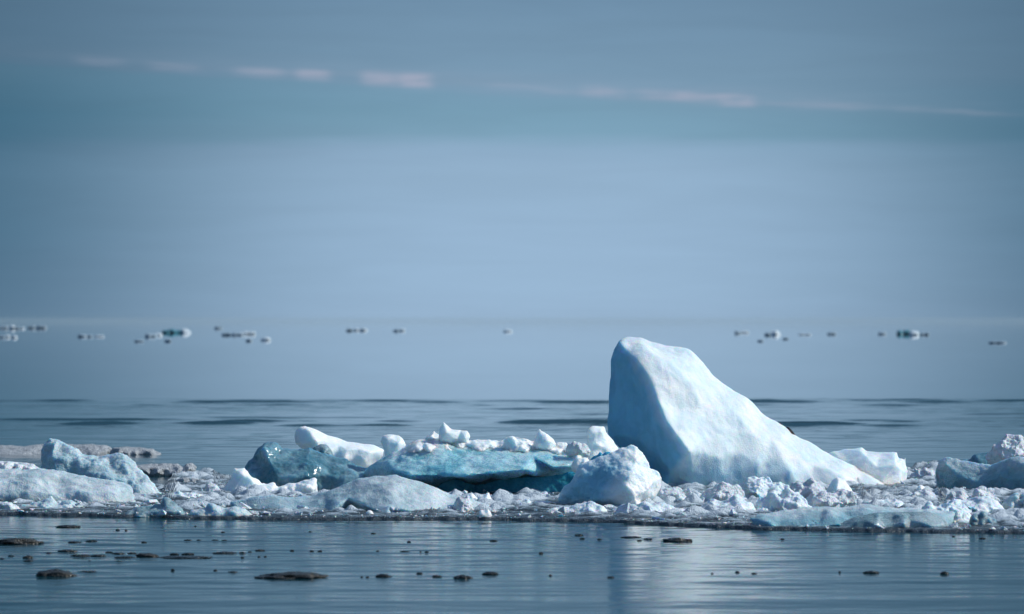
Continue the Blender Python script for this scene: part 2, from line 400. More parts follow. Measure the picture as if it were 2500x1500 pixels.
# ------------------------------------------------------------------ the water
def build_water():
    rows = [-60, 0, 8, 14, 18, 21]
    dy = 1.02*HZ
    py = 1560.0
    while py > 968:
        rows.append(depth_at(py)); py -= 0.75 if py > 1150 else 0.6
    rows = [v for v in rows if v < 66] + list(np.arange(66, 74.5, 0.045)) + list(np.arange(74.5, 89, 0.09)) + list(np.arange(89, 94, 0.05)) + list(np.arange(94, 98, 0.3))
    rows += [98+1.2*k for k in range(30)]
    y = rows[-1]
    while y < 4000: y *= 1.09; rows.append(y)
    rows = np.array(rows)
    tn = np.concatenate([[-8,-1.5,-0.6,-0.35,-0.24], np.linspace(-0.17,0.17,520), [0.24,0.35,0.6,1.5,8]])
    Y, T = np.meshgrid(rows, tn, indexing='ij')
    X = T*np.maximum(Y, 25); Z = np.zeros_like(X)
    p = np.stack([X.ravel(), Y.ravel(), np.zeros(X.size)], 1)
    inn = (np.abs(T.ravel()) < 0.18) & (Y.ravel() > 20) & (Y.ravel() < 140)
    q = p[inn]; x, y = q[:,0], q[:,1]
    z = 0.0075*perlin(q*(0.9,2.2,1)) + 0.0055*perlin(q*(2.0,4.2,1)+5) + 0.0012*perlin(q*(4.5,8.0,1)+9)
    calm = 0.35+0.65*np.clip(0.5+1.3*perlin(q*(0.12,0.10,1)+31), 0, 1)          # patches of ruffled and slick water
    z *= calm*np.clip((y-20)/4, 0, 1)
    far = np.clip((y-46)/14, 0, 1)*np.clip((97-y)/4, 0, 1)
    z *= np.clip((97-y)/6, 0, 1)
    z += far*(0.008*perlin(q*(0.16,0.40,1)+3) + 0.004*perlin(q*(0.4,1.0,1)+8))
    # low swell crests with steep near faces
    for yc, A, wd, ph, fr, keep, con in ((71.2,0.046,0.10,1.0,0.42,0.10,2.4), (72.6,0.04,0.14,77.0,0.5,0.0,2.0), (69.6,0.03,0.14,81.0,0.5,-0.1,2.0), (73.6,0.03,0.14,87.0,0.4,0.0,2.2),
            (92.0,0.040,0.13,4.0,0.16,0.10,1.8), (91.0,0.035,0.2,44.0,0.3,0.0,2.2), (89.6,0.04,0.25,61.0,0.3,0.0,2.2), (86.5,0.03,0.22,66.0,0.35,0.0,2.2), (83.0,0.025,0.22,9.0,0.3,0.0,2.0), (78.0,0.02,0.22,13.0,0.4,0.0,2.0), (75.0,0.02,0.22,23.0,0.4,0.0,2.0),
            (63,0.02,0.4,19.0,0.25,0.1,1.5), (28.5,0.008,0.4,29.0,0.25,0.3,1.2), (26.2,0.012,0.4,25.0,0.15,0.4,1.0)):
        pc = np.stack([x*fr, np.full(len(x), ph), np.full(len(x), 0.5)], 1)
        c = yc + 0.9*perlin(pc*0.4+50) + 0.25*perlin(pc*1.1+70)
        env = np.clip(keep + con*perlin(pc*1.5+20), 0, 1)
        z += A*env*np.exp(-((y-c)/wd)**2)
    zz = np.zeros(len(p)); zz[inn] = z; p[:,2] = zz
    nr, nc = X.shape
    idx = np.arange(nr*nc).reshape(nr, nc)
    f = np.stack([idx[:-1,:-1].ravel(), idx[:-1,1:].ravel(), idx[1:,1:].ravel(), idx[1:,:-1].ravel()], 1)
    o = mesh_obj('water', p, f, 'water')
    o['kind'] = 'structure'
build_water()

# ------------------------------------------------------------------ the belt of slush the big pieces sit in
front_px = [(-600,1256),(0,1258),(300,1264),(620,1270),(900,1271),(1200,1271),(1500,1277),(1700,1287),(1850,1294),(2100,1299),(2300,1301),(2500,1304),(3100,1308)]
back_px = [(-600,1185),(0,1190),(300,1190),(400,1190),(430,1160),(520,1158),(570,1172),(1000,1185),(2100,1185),(2195,1150),(2290,1136),(2310,1160),(3100,1165)]
def edge_y(tab, px): return depth_at(np.interp(px, [a for a, _ in tab], [b for _, b in tab]))
def build_slush():
    T = np.linspace(-900, 3300, 900); S = np.linspace(0, 1, 260)
    PX, SS = np.meshgrid(T, S, indexing='ij')
    y0 = edge_y(front_px, PX); y1 = edge_y(back_px, PX)
    nse = perlin(np.stack([PX.ravel()*0.012, np.zeros(PX.size), np.zeros(PX.size)], 1)).reshape(PX.shape)
    nse2 = perlin(np.stack([PX.ravel()*0.05, np.zeros(PX.size)+4, np.zeros(PX.size)], 1)).reshape(PX.shape)
    y0 = y0 - 0.12*nse - 0.05*nse2; y1 = y1 + 0.5*nse
    Y = y0 + (y1-y0)*SS**1.25
    X = (PX-CX)/F*((y0+y1)/2*0.0+Y)
    p = np.stack([X.ravel(), Y.ravel(), np.zeros(X.size)], 1)
    dist = np.minimum((Y-y0), (y1-Y)).ravel()
    big = np.clip(0.5+0.9*fbm(p*(0.9,1.1,1)+13, 2), 0, 1)                      # where lumps crowd together
    l1 = np.clip(0.62-worley(p*(4.2,4.2,1)+fbm(p*3,2)[:,None]*0.35)[0], 0, 1); l2 = np.clip(0.6-worley(p*(9,9,1)+3)[0], 0, 1); l3 = np.clip(0.6-worley(p*(21,21,1)+7)[0], 0, 1)
    lum = l1*0.20*big + l2*0.045*(0.3+0.7*big) + l3*0.014
    inner = np.clip((Y-y0).ravel()/1.5-0.15, 0.06, 1); lum = lum*inner
    z = 0.012 + 0.02*fbm(p*(1.6,1.6,1), 3)*inner + lum + 0.010*fbm(p*(14,14,1), 2)
    wet = np.clip(0.80 - lum/0.055 + 0.5*fbm(p*(3,5,1)+2, 3), 0, 1)
    wet = np.maximum(wet, np.clip(1-dist/0.45, 0, 1)*0.95)
    p[:,2] = np.clip(dist/0.08, 0, 1)**0.6*(z+0.06) - 0.045
    nr, nc = X.shape; idx = np.arange(nr*nc).reshape(nr, nc)
    f = np.stack([idx[:-1,:-1].ravel(), idx[1:,:-1].ravel(), idx[1:,1:].ravel(), idx[:-1,1:].ravel()], 1)
    o = mesh_obj('slush', p, f, 'slush')
    at = o.data.attributes.new('wet', 'FLOAT', 'POINT'); at.data.foreach_set('value', wet.astype(np.float32))
    tag(o, 'wet grey and white slush of merging small ice lumps packed between the big chunks', 'slush', kind='stuff')
    # loose crystals lying on the slush: nobody could count them
    rs = np.random.RandomState(5); n = 5500
    px = rs.uniform(-600, 3100, n); s = np.clip(rs.beta(0.8, 1.5, n), 0, 1)
    a0 = edge_y(front_px, px); a1 = edge_y(back_px, px); y = a0 + 0.06 + (a1-a0-0.08)*s
    x = (px-CX)/F*y
    den = fbm(np.stack([x*0.9, y*1.4, np.zeros(n)], 1), 2)
    ok = den + rs.uniform(-.5,.5,n) > 0.0
    x, y = x[ok], y[ok]; n = len(x)
    size = 0.004 + 0.010*rs.pareto(2.6, n); size = np.clip(size, 0.004, 0.045)
    V_ = []; F_ = []
    oct_ = np.array([(1,0,0),(-1,0,0),(0,1,0),(0,-1,0),(0,0,1),(0,0,-1)], float)
    of = np.array([(0,2,4),(2,1,4),(1,3,4),(3,0,4),(2,0,5),(1,2,5),(3,1,5),(0,3,5)])
    v = oct_[None]*rs.uniform(0.5,1.3,(n,6,1)) + rs.uniform(-.3,.3,(n,6,3))
    q = rs.normal(size=(n,3,3)); q = np.linalg.qr(q)[0]
    v = np.einsum('nij,nkj->nki', q, v)*size[:,None,None]*np.array([1.25,1.25,0.9])
    v += np.stack([x, y, 0.02+size*0.5+0.05*rs.rand(n)*np.clip((y-a0[ok])/1.2, 0.1, 1)], 1)[:,None]
    ff = of[None] + (np.arange(n)*6)[:,None,None]
    o = mesh_obj('ice_crystals', v.reshape(-1,3), ff.reshape(-1,3), 'crystal', smooth=False)
    tag(o, 'loose glittering ice crystals strewn over the dark slush', 'ice crystals', kind='stuff')
build_slush()
def build_shards():
    # broken plates and splinters of brash lying every way in the slush: nobody could count them
    rs = np.random.RandomState(11); n = 220
    px = rs.uniform(-500, 3000, n); s = rs.beta(1.1, 1.6, n)
    a0 = edge_y(front_px, px); a1 = edge_y(back_px, px); y = a0 + 0.25 + (a1-a0-0.4)*s; x = (px-CX)/F*y
    V_ = []; F_ = []
    for k in range(n):
        m = rs.randint(4, 7); R_ = rs.uniform(0.025, 0.06) + 0.05*(rs.rand() > 0.85); th = R_*rs.uniform(0.15, 0.45)
        an = np.sort(rs.uniform(0, 2*np.pi, m)) if rs.rand() > .3 else np.arange(m)/m*2*np.pi + rs.uniform(-.3,.3,m)
        rad = R_*rs.uniform(0.6, 1.15, m)
        top = np.stack([np.cos(an)*rad, np.sin(an)*rad*rs.uniform(.45,1), np.full(m, th/2)], 1); bot = top*(1.12,1.12,-1)
        q = np.concatenate([top, bot]); t1, t2 = rs.normal(0, 0.5, 2); yaw = rs.uniform(0, 6.28)
        cx_, sx_ = math.cos(t1), math.sin(t1); cy_, sy_ = math.cos(t2), math.sin(t2); cz_, sz_ = math.cos(yaw), math.sin(yaw)
        Rm = np.array([[cz_,-sz_,0],[sz_,cz_,0],[0,0,1]]) @ np.array([[1,0,0],[0,cx_,-sx_],[0,sx_,cx_]]) @ np.array([[cy_,0,sy_],[0,1,0],[-sy_,0,cy_]])
        q = q @ Rm.T + (x[k], y[k], 0.03 + R_*0.35*rs.rand())
        b = len(V_); V_.extend(q.tolist())
        F_.append([b+i for i in range(m)]); F_.append([b+m+i for i in reversed(range(m))])
        for i in range(m): j = (i+1) % m; F_.append([b+i, b+m+i, b+m+j, b+j])
    o = mesh_obj('ice_shards', V_, F_, 'crystal', smooth=False)
    tag(o, 'broken angular plates and splinters of ice jumbled in the slush', 'ice shards', kind='stuff')
build_shards()

# ------------------------------------------------------------------ the big pieces
IB = 'ice chunk'
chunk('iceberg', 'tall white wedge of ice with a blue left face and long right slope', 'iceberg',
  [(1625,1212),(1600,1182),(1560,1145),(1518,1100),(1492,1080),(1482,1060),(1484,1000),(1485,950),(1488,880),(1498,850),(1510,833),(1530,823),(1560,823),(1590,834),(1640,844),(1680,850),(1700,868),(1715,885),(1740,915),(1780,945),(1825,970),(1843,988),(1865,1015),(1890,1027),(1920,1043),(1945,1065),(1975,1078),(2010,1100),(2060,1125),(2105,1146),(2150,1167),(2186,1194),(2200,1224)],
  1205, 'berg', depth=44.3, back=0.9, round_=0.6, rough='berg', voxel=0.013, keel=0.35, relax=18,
  front=[(1513,838,.22),(1534,865,.42),(1567,895,.6),(1588,930,.72),(1602,965,.82),(1624,1022,.98),(1652,1062,1.08),(1682,1103,1.15),
         (1505,900,.12),(1500,1000,.12),(1500,1060,.12),(1540,930,.36),(1545,1010,.36),(1560,1070,.46),(1600,1110,.66),(1640,1150,.86),
         (1570,850,.36),(1620,880,.45),(1660,870,.2),(1680,930,.5),(1660,1000,.72),(1720,1000,.55),(1760,960,.2),(1740,1060,.70),(1800,1010,.36),(1840,1060,.46),(1800,1100,.66),(1880,1110,.56),(1880,1060,.3),(1900,1100,.5),(1950,1110,.36),(1990,1135,.36),(2050,1160,.5),
         (1720,1106,.92),(1760,1120,.84),(1850,1130,.72),(1930,1152,.64),(2010,1180,.56),(2090,1195,.62),
         (1625,1185,.70),(1690,1160,.90),(1690,1190,.84),(1760,1165,.80),(1850,1172,.70),(1950,1190,.62),
         (1650,1212,.76),(1700,1215,.80),(1800,1218,.74),(1900,1222,.66),(2000,1225,.7),(2110,1225,.62),(2150,1185,.4),(2165,1215,.45)],
  bare=[(1400,800),(1500,812),(1512,838),(1534,868),(1562,900),(1582,945),(1598,990),(1620,1040),(1650,1078),(1672,1110),(1650,1150),(1640,1200),(1640,1260),(1400,1260)], shade_snow_soft=16,  # blue left face: clear ice with the face's shade painted in
  shade2=[(1630,1130),(1690,1118),(1780,1126),(1870,1142),(1940,1162),(1980,1185),(1960,1250),(1600,1250)])  # tints the inward-leaning lower face, standing in for its shade
chunk('ice_block', 'broken white ice block with an upright right edge behind the tall wedge\'s low right end', IB,
  [(1990,1215),(2000,1130),(2015,1110),(2028,1103),(2060,1096),(2105,1092),(2116,1101),(2150,1103),(2190,1105),(2193,1119),(2206,1121),(2213,1115),(2211,1135),(2218,1152),(2213,1180),(2198,1212),(2188,1226)],
  1222, 'berg', depth=44.6, rough='smooth', voxel=0.010, amp=0.5, back=0.5, keel=0.25, round_=0.3, relax=2,
  front=[(2040,1108,.05),(2100,1100,.1),(2120,1120,.28),(2060,1130,.2),(2150,1112,.1),(2185,1112,.12),(2188,1135,.38),(2140,1140,.36),(2200,1150,.3),(2150,1180,.5),(2195,1185,.4),(2080,1180,.45),(2020,1170,.3),(2120,1215,.55),(2185,1210,.5),(2050,1220,.5)])
chunk('dark_stone', 'small black stone stuck on the back slope of the tall wedge', 'stone',
  [(1914,1042),(1917,1037),(1924,1040),(1936,1052),(1944,1064),(1940,1070)], 1064, 'stone', depth=44.3, bulge=0.04, back=0.05, round_=0.05, voxel=0.008, keel=0.03, z0=0.62, amp=0.2)
chunk('rugged_ice_chunk', 'knobbly white chunk with a hooked peak standing before the tall wedge\'s left foot', IB,
  [(1362,1222),(1367,1208),(1380,1190),(1397,1174),(1402,1155),(1412,1137),(1440,1126),(1475,1114),(1503,1103),(1525,1093),(1540,1085),(1546,1076),(1553,1079),(1550,1092),(1566,1105),(1580,1120),(1586,1142),(1605,1152),(1616,1167),(1613,1190),(1600,1210),(1580,1234)],
  1236, 'white', rough='chunky', voxel=0.009, keel=0.2, back=0.4, relax=2, depth=39.35, round_=0.25, amp=0.6,
  bare=[(1350,1230),(1380,1185),(1398,1160),(1430,1140),(1500,1118),(1520,1140),(1495,1180),(1470,1240)], shade_snow_soft=22,  # paints the shaded left side dark blue
  front=[(1400,1200,.1),(1430,1160,.12),(1480,1130,.12),(1525,1110,.12),(1555,1120,.16),(1540,1150,.3),(1500,1160,.28),(1450,1190,.24),(1400,1222,.12),(1530,1185,.42),(1575,1160,.2),(1595,1180,.2),(1575,1200,.34),(1550,1215,.44),(1500,1215,.4),(1450,1220,.3),(1560,1238,.38),(1520,1240,.42)])
chunk('white_ice_block', 'smooth bright white upright block wedged against the tall wedge\'s left side', IB,
  [(1430,1125),(1433,1100),(1434,1060),(1436,1048),(1446,1041),(1475,1039),(1483,1060),(1495,1075),(1506,1090),(1514,1100),(1510,1125)],
  1128, 'white', depth=42.75, bulge=0.2, back=0.25, round_=0.18, leanx=-0.16, voxel=0.011, keel=0.25, z0=0.3, amp=0.5)
# the big teal slab and what lies on it
slab = chunk('teal_ice_slab', 'broad tilted slab of clear turquoise ice in the middle with an overhanging front edge', 'ice slab',
  [(885,1160),(900,1138),(935,1112),(975,1095),(1010,1077),(1050,1070),(1100,1071),(1150,1075),(1250,1080),(1300,1079),(1350,1083),(1400,1090),(1425,1108),(1440,1128),(1415,1150),(1400,1175)],
  1165, 'teal', depth=42.5, back=0.3, rough='slab', voxel=0.012, keel=0.22, relax=3, z0=0.15, round_=0.3, shade_snow_soft=16,
  bare=[(960,1112),(985,1104),(1020,1096),(1062,1102),(1085,1086),(1150,1082),(1215,1088),(1260,1100),(1320,1092),(1370,1104),(1400,1118),(1446,1142),(1460,1050),(960,1050)],
  front=[(950,1125,.35),(1010,1105,.35),(1080,1090,.25),(1160,1092,.25),(1250,1095,.25),(1330,1095,.2),(1390,1105,.2),
         (960,1145,.6),(1040,1135,.7),(1120,1125,.65),(1200,1120,.6),(1300,1115,.5),(1380,1120,.4),
         (1000,1160,.85),(1060,1160,.95),(1130,1160,1.0),(1200,1154,1.0),(1280,1146,.95),(1350,1140,.85),(1400,1136,.7),
         (1000,1172,.7),(1060,1172,.62),(1130,1170,.5),(1200,1166,.45),(1280,1158,.4),(1350,1152,.4),(1050,1188,.5),(1150,1186,.35),(1250,1180,.3),(1340,1175,.3)])
chunk('undercut', 'hollow underside with its shade coloured deep blue', None,  # dark ice fill; its colour paints the hollow's shade
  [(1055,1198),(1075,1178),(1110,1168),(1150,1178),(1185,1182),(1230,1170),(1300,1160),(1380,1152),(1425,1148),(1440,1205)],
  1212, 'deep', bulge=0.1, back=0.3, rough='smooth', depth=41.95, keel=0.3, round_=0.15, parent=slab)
chunk('glassy_ice_ridge', 'dark glassy transparent looking ice ridge with a rounded grey hump at its left end', IB,
  [(592,1165),(597,1138),(615,1115),(634,1086),(646,1080),(672,1081),(690,1093),(720,1098),(757,1093),(785,1106),(840,1116),(875,1134),(925,1150),(960,1152),(980,1175)],
  1196, 'glass', bulge=0.4, back=0.3, lean=0.15, depth=42.9, rough='slab', voxel=0.011, keel=0.25, round_=0.35)
chunk('white_ice_log', 'long smooth white ice log with a blunt raised left end, lying over the glassy ridge', IB,
  [(800,1160),(765,1130),(740,1100),(718,1082),(716,1066),(721,1050),(730,1042),(745,1040),(770,1047),(800,1062),(845,1078),(870,1080),(915,1087),(936,1099),(934,1112),(915,1140),(890,1160)],
  1146, 'white', depth=43.8, bulge=0.28, back=0.25, round_=0.2, voxel=0.011, keel=0.02, z0=0.15, amp=0.55, leanx=-0.1)
chunk('clear_ice_dome', 'small grey see-through dome of ice leaning on the white log', IB,
  [(757,1110),(765,1092),(783,1083),(797,1085),(808,1098),(815,1114)], 1116, 'green', depth=43.05, bulge=0.12, back=0.12, round_=0.12, keel=0.04, z0=0.4, amp=0.3, voxel=0.009)
chunk('white_ice_ball', 'rounded white ice lump at the slab\'s back edge right of the white log', IB,
  [(938,1098),(928,1078),(935,1064),(950,1060),(975,1061),(985,1070),(992,1087),(985,1098)], 1098, 'white', depth=42.75, bulge=0.13, back=0.13, round_=0.14, keel=0.03, z0=0.4, amp=0.4, voxel=0.009)
chunk('white_ice_shard', 'pointed white shard, tallest on the slab\'s back edge', 'ice shard',
  [(1070,1076),(1072,1050),(1075,1031),(1083,1031),(1104,1047),(1125,1050),(1141,1052),(1147,1066),(1142,1078)], 1078, 'white', depth=42.4, bulge=0.12, back=0.1, round_=0.12, keel=0.05, z0=0.6, amp=0.35, voxel=0.007, rough='chunky', relax=1, step=0.09, jitter=0.5)
chunk('white_ice_shard', 'low white shard leaning on the left of the tallest pointed shard', 'ice shard',
  [(1036,1080),(1042,1065),(1060,1050),(1073,1049),(1080,1066),(1080,1080)], 1080, 'white', depth=42.5, bulge=0.1, back=0.1, round_=0.1, keel=0.04, z0=0.55, amp=0.35, voxel=0.007, rough='chunky', relax=1, step=0.09, jitter=0.5)
chunk('white_ice_shard', 'lone triangular white shard near the slab\'s right end', 'ice shard',
  [(1298,1090),(1305,1072),(1316,1046),(1330,1056),(1352,1072),(1357,1086)], 1090, 'white', depth=42.3, bulge=0.12, back=0.1, round_=0.12, keel=0.04, z0=0.5, amp=0.35, voxel=0.007, rough='chunky', relax=1, step=0.09, jitter=0.5)
lump('ice_cluster', 'ragged white cluster on the slab left of the lone triangular shard', IB, 1226, 1296, 1058, 1092, 'white', depth=42.25, z0=0.45, keel=0.03, peak=0.6, bulge=0.12)
lump('snow_heap', 'flat white snow heap on the slab below the tallest shard', 'snow heap', 990, 1082, 1078, 1104, 'white', depth=42.35, z0=0.45, keel=0.03, bulge=0.28, amp=0.4)
lump('ice_cluster', 'glinting crumbly ice rim between the slab and the smooth white block', IB, 1385, 1440, 1078, 1104, 'crystal', depth=42.1, z0=0.45, keel=0.03, peak=0.4, bulge=0.12)
lump('ice_cluster', 'bright crumbs at the slab\'s right corner by the hooked chunk', IB, 1398, 1448, 1112, 1134, 'white', depth=41.7, z0=0.3, keel=0.03, bulge=0.15, amp=0.5)
lump('dark_ice_wedge', 'small dark teal ice wedge behind the hooked chunk', IB, 1436, 1500, 1104, 1128, 'deep', depth=41.7, z0=0.3, keel=0.1, peak=0.75, rough='smooth', bulge=0.08)
chunk('snow_crust', 'jagged white crust along the back edge', None,
  [(975,1106),(985,1096),(1008,1076),(1030,1073),(1062,1069),(1080,1071),(1105,1068),(1150,1075),(1165,1072),(1225,1078),(1240,1072),(1262,1078),(1285,1074),(1345,1082),(1365,1078),(1400,1086),(1412,1082),(1428,1098),(1440,1114),(1425,1122)],
  1125, 'white', depth=42.45, bulge=0.26, back=0.12, round_=0.3, rough='chunky', voxel=0.009, keel=0.02, z0=0.42, amp=0.7, relax=1, jitter=0.5, step=0.07, parent=slab)
# front mound
chunk('ice_mound', 'low grey mound with a dark left flank in front of the turquoise slab', 'ice mound',
  [(520,1248),(560,1222),(640,1212),(720,1212),(790,1200),(850,1180),(900,1163),(930,1156),(965,1157),(1000,1166),(1050,1186),(1100,1206),(1150,1217),(1200,1232),(1225,1255)],
  1258, 'pale', depth=38.55, back=0.5, rough='smooth', voxel=0.012, keel=0.25, round_=0.5, amp=0.8, relax=5,
  front=[(965,1168,.08),(962,1190,.3),(958,1215,.52),(950,1240,.74),(945,1264,.86),(880,1190,.16),(850,1215,.3),(820,1240,.42),(800,1262,.5),(720,1225,.1),(700,1245,.22),(700,1264,.32),(600,1235,.08),(600,1258,.2),
         (1030,1200,.22),(1050,1225,.42),(1060,1256,.62),(1110,1222,.14),(1130,1245,.36),(1190,1246,.12)],
  bare=[(480,1218),(720,1218),(830,1205),(900,1235),(985,1268),(980,1285),(480,1285)], shade_snow_soft=80)  # left flank: darker teal ice with shade painted in
chunk('white_ice_lump', 'white block with a long crumbly tail behind the dark flank of the mound', IB,
  [(540,1216),(552,1190),(562,1162),(571,1143),(597,1142),(611,1156),(630,1171),(640,1179),(672,1177),(680,1191),(700,1187),(720,1176),(742,1173),(770,1169),(796,1168),(801,1184),(775,1200)],
  1214, 'white', bulge=0.22, back=0.25, round_=0.16, rough='chunky', voxel=0.009, keel=0.15, amp=0.6)
lump('ice_lump', 'small pale lump left of the white block with the long tail', IB, 490, 545, 1176, 1210, 'crystal')
# left group
chunk('peaked_ice_slab', 'big upright pale slab with a ragged peak and a curved right edge in the left group', 'ice slab',
  [(95,1180),(98,1140),(103,1100),(106,1080),(118,1067),(140,1070),(156,1086),(200,1103),(240,1113),(262,1110),(284,1098),(302,1110),(330,1131),(355,1160),(375,1189),(392,1207),(395,1222)],
  1215, 'pale', bulge=0.25, back=0.3, round_=0.2, lean=0.25, leanx=0.12, rough='chunky', voxel=0.010, keel=0.25, amp=0.7, relax=2,
  bare=[(90,1190),(100,1120),(140,1110),(200,1135),(300,1160),(330,1185),(300,1230),(90,1230)], shade_snow_soft=40)  # darker lower front paints the slab's shaded face
chunk('left_ice_slab', 'low smooth greenish slab at the left frame edge before the peaked slab', 'ice slab',
  [(-150,1232),(-140,1150),(-60,1136),(0,1138),(100,1147),(200,1158),(290,1172),(322,1191),(348,1215),(330,1232)],
  1236, 'pale', bulge=0.35, back=0.3, lean=0.25, round_=0.4, rough='smooth', keel=0.2, jitter=0.06, relax=5)
lump('ice_floe', 'white crusted floe end behind the low slab at the left edge', 'ice floe', -120, 108, 1125, 1150, 'crystal', depth=43.5, z0=0.2, bulge=0.2)
chunk('dirty_ice_floe', 'flat dirty floe with a glinting crust behind the peaked slab, at the left edge', 'ice floe',
  [(-160,1104),(-150,1091),(0,1087),(60,1088),(130,1083),(200,1085),(262,1087),(276,1094),(290,1106)], 1110, 'dirty', bulge=0.5, back=0.5, round_=0.12, rough='crystal', keel=0.25, amp=0.3, voxel=0.014, lean=0.1)
chunk('dirty_ice_floe', 'thin dirty floe tip reaching out right of the peaked slab', 'ice floe',
  [(268,1107),(275,1093),(330,1092),(372,1095),(384,1102),(396,1108)], 1111, 'dirty', bulge=0.3, back=0.3, round_=0.1, rough='crystal', keel=0.1, amp=0.4, voxel=0.012)
chunk('dirty_ice_floe', 'short thick log-shaped grey floe behind the right edge of the peaked slab', 'ice floe',
  [(318,1160),(325,1136),(360,1132),(420,1133),(470,1131),(482,1140),(480,1152),(470,1160)], 1163, 'dirty', bulge=0.25, back=0.3, round_=0.12, rough='crystal', keel=0.1, amp=0.4, voxel=0.011)
chunk('dark_ice_lump', 'dark lump with a pale right shoulder at the water\'s edge below the peaked slab', IB,
  [(296,1262),(306,1250),(340,1236),(392,1230),(400,1216),(411,1219),(424,1228),(448,1243),(464,1258)], 1265, 'green', bulge=0.22, back=0.25, round_=0.2, rough='chunky', keel=0.1, amp=0.5, voxel=0.010)
chunk('grey_ice_lump', 'two-humped grey lump at the water\'s edge left of the mound', IB,
  [(462,1262),(468,1246),(503,1241),(509,1229),(525,1230),(546,1240),(572,1232),(600,1245),(622,1262)], 1267, 'pale', bulge=0.22, back=0.25, round_=0.2, rough='crystal', keel=0.1, amp=0.45, voxel=0.009)
lump('ice_lump', 'grey crumbly lump in the bottom left corner of the ice belt', IB, -30, 52, 1218, 1252, 'crystal', peak=0.4)
lump('ice_lump', 'small white lump left of the dark lump with the pale shoulder', IB, 278, 310, 1229, 1250, 'crystal')
lump('ice_lump', 'tiny pale lump behind the two-humped grey lump', IB, 420, 462, 1188, 1206, 'crystal')
lump('ice_lump', 'flat crystalline lump between the grey log floe and the white block with the tail', IB, 410, 520, 1166, 1184, 'dirty')
# right end of the mound
lump('ice_lump', 'round whitish lump on the mound\'s right end, left of a pair', IB, 1134, 1170, 1198, 1232, 'white', rough='smooth')
lump('ice_lump', 'round whitish lump on the mound\'s right end, right of a pair', IB, 1158, 1212, 1202, 1242, 'white', rough='smooth')
lump('ice_lump', 'white square lump at the water\'s edge below the mound\'s right end', IB, 1162, 1204, 1238, 1270, 'white', rough='smooth')
lump('ice_lump', 'crumbly grey lump on the mound\'s right slope', IB, 1100, 1165, 1208, 1256, 'crystal')
lump('ice_lump', 'small white lump in front of the dark hollow under the slab', IB, 1305, 1344, 1198, 1222, 'crystal')
lump('ice_lump', 'tiny white lump right of the hooked chunk\'s foot', IB, 1585, 1605, 1232, 1250, 'crystal')
lump('ice_sliver', 'thin pale ice sliver lying before the mound', 'ice sliver', 800, 852, 1240, 1252, 'white', rough='smooth', peak=0.2)
lump('ice_lump', 'tiny bright lump at the water\'s edge below the mound\'s peak', IB, 890, 914, 1242, 1264, 'white', rough='smooth')
# rubble before the wedge
lump('ice_rubble', 'low spiky rubble row at the foot of the tall wedge, right of the hooked chunk', 'ice rubble', 1585, 1710, 1186, 1238, 'crystal', peak=0.7)
lump('ice_rubble', 'pale rubble hump between the spiky row and the white rubble dome', 'ice rubble', 1670, 1840, 1178, 1240, 'crystal', peak=0.6)
lump('ice_rubble', 'white rubble dome at the foot of the tall wedge', 'ice rubble', 1790, 1940, 1162, 1230, 'sugar', peak=0.5)
lump('ice_rubble', 'crumbly whitish rubble between the dome and the fang-shaped lump', 'ice rubble', 1900, 2050, 1166, 1240, 'crystal', peak=0.4)
chunk('ice_fang', 'fang-shaped pale lump sloping down to the right before the tall wedge\'s low end', IB,
  [(1990,1240),(2010,1205),(2028,1175),(2045,1164),(2062,1171),(2082,1198),(2106,1226),(2125,1240)], 1243, 'white', bulge=0.25, back=0.25, round_=0.2, rough='crystal', keel=0.1, amp=0.4, voxel=0.009)
lump('ice_rubble', 'white crumbly crest along the back of the long flat front floe', 'ice rubble', 1836, 1990, 1200, 1258, 'sugar', peak=0.3)
lump('ice_rubble', 'grey rubble crest behind the middle of the long flat front floe', 'ice rubble', 1950, 2095, 1186, 1254, 'crystal', peak=0.55)
chunk('front_ice_floe', 'long flat blue grey floe at the water\'s edge in the right foreground', 'ice floe',
  [(1808,1286),(1830,1262),(1850,1252),(1900,1250),(1960,1240),(2010,1236),(2100,1232),(2190,1235),(2260,1240),(2330,1250),(2350,1270),(2330,1290)],
  1294, 'pale', bulge=0.35, back=0.7, lean=0.3, round_=0.3, rough='smooth', keel=0.12, amp=0.8, jitter=0.1, relax=4,
  bare=[(1780,1264),(2000,1256),(2120,1246),(2300,1256),(2420,1310),(1780,1310)], shade_snow_soft=12)  # shade of the front face put into the colour, top left pale
chunk('grey_ice_dome', 'smooth grey green dome embedded in the front of the long flat floe', IB,
  [(2040,1282),(2080,1262),(2130,1251),(2200,1247),(2270,1249),(2305,1262),(2320,1286)], 1297, 'green', bulge=0.3, back=0.3, lean=0.12, round_=0.3, keel=0.1, amp=0.5)
lump('ice_rubble', 'white rubble heap on the right end of the long flat floe', 'ice rubble', 2230, 2380, 1212, 1286, 'sugar', peak=0.7)
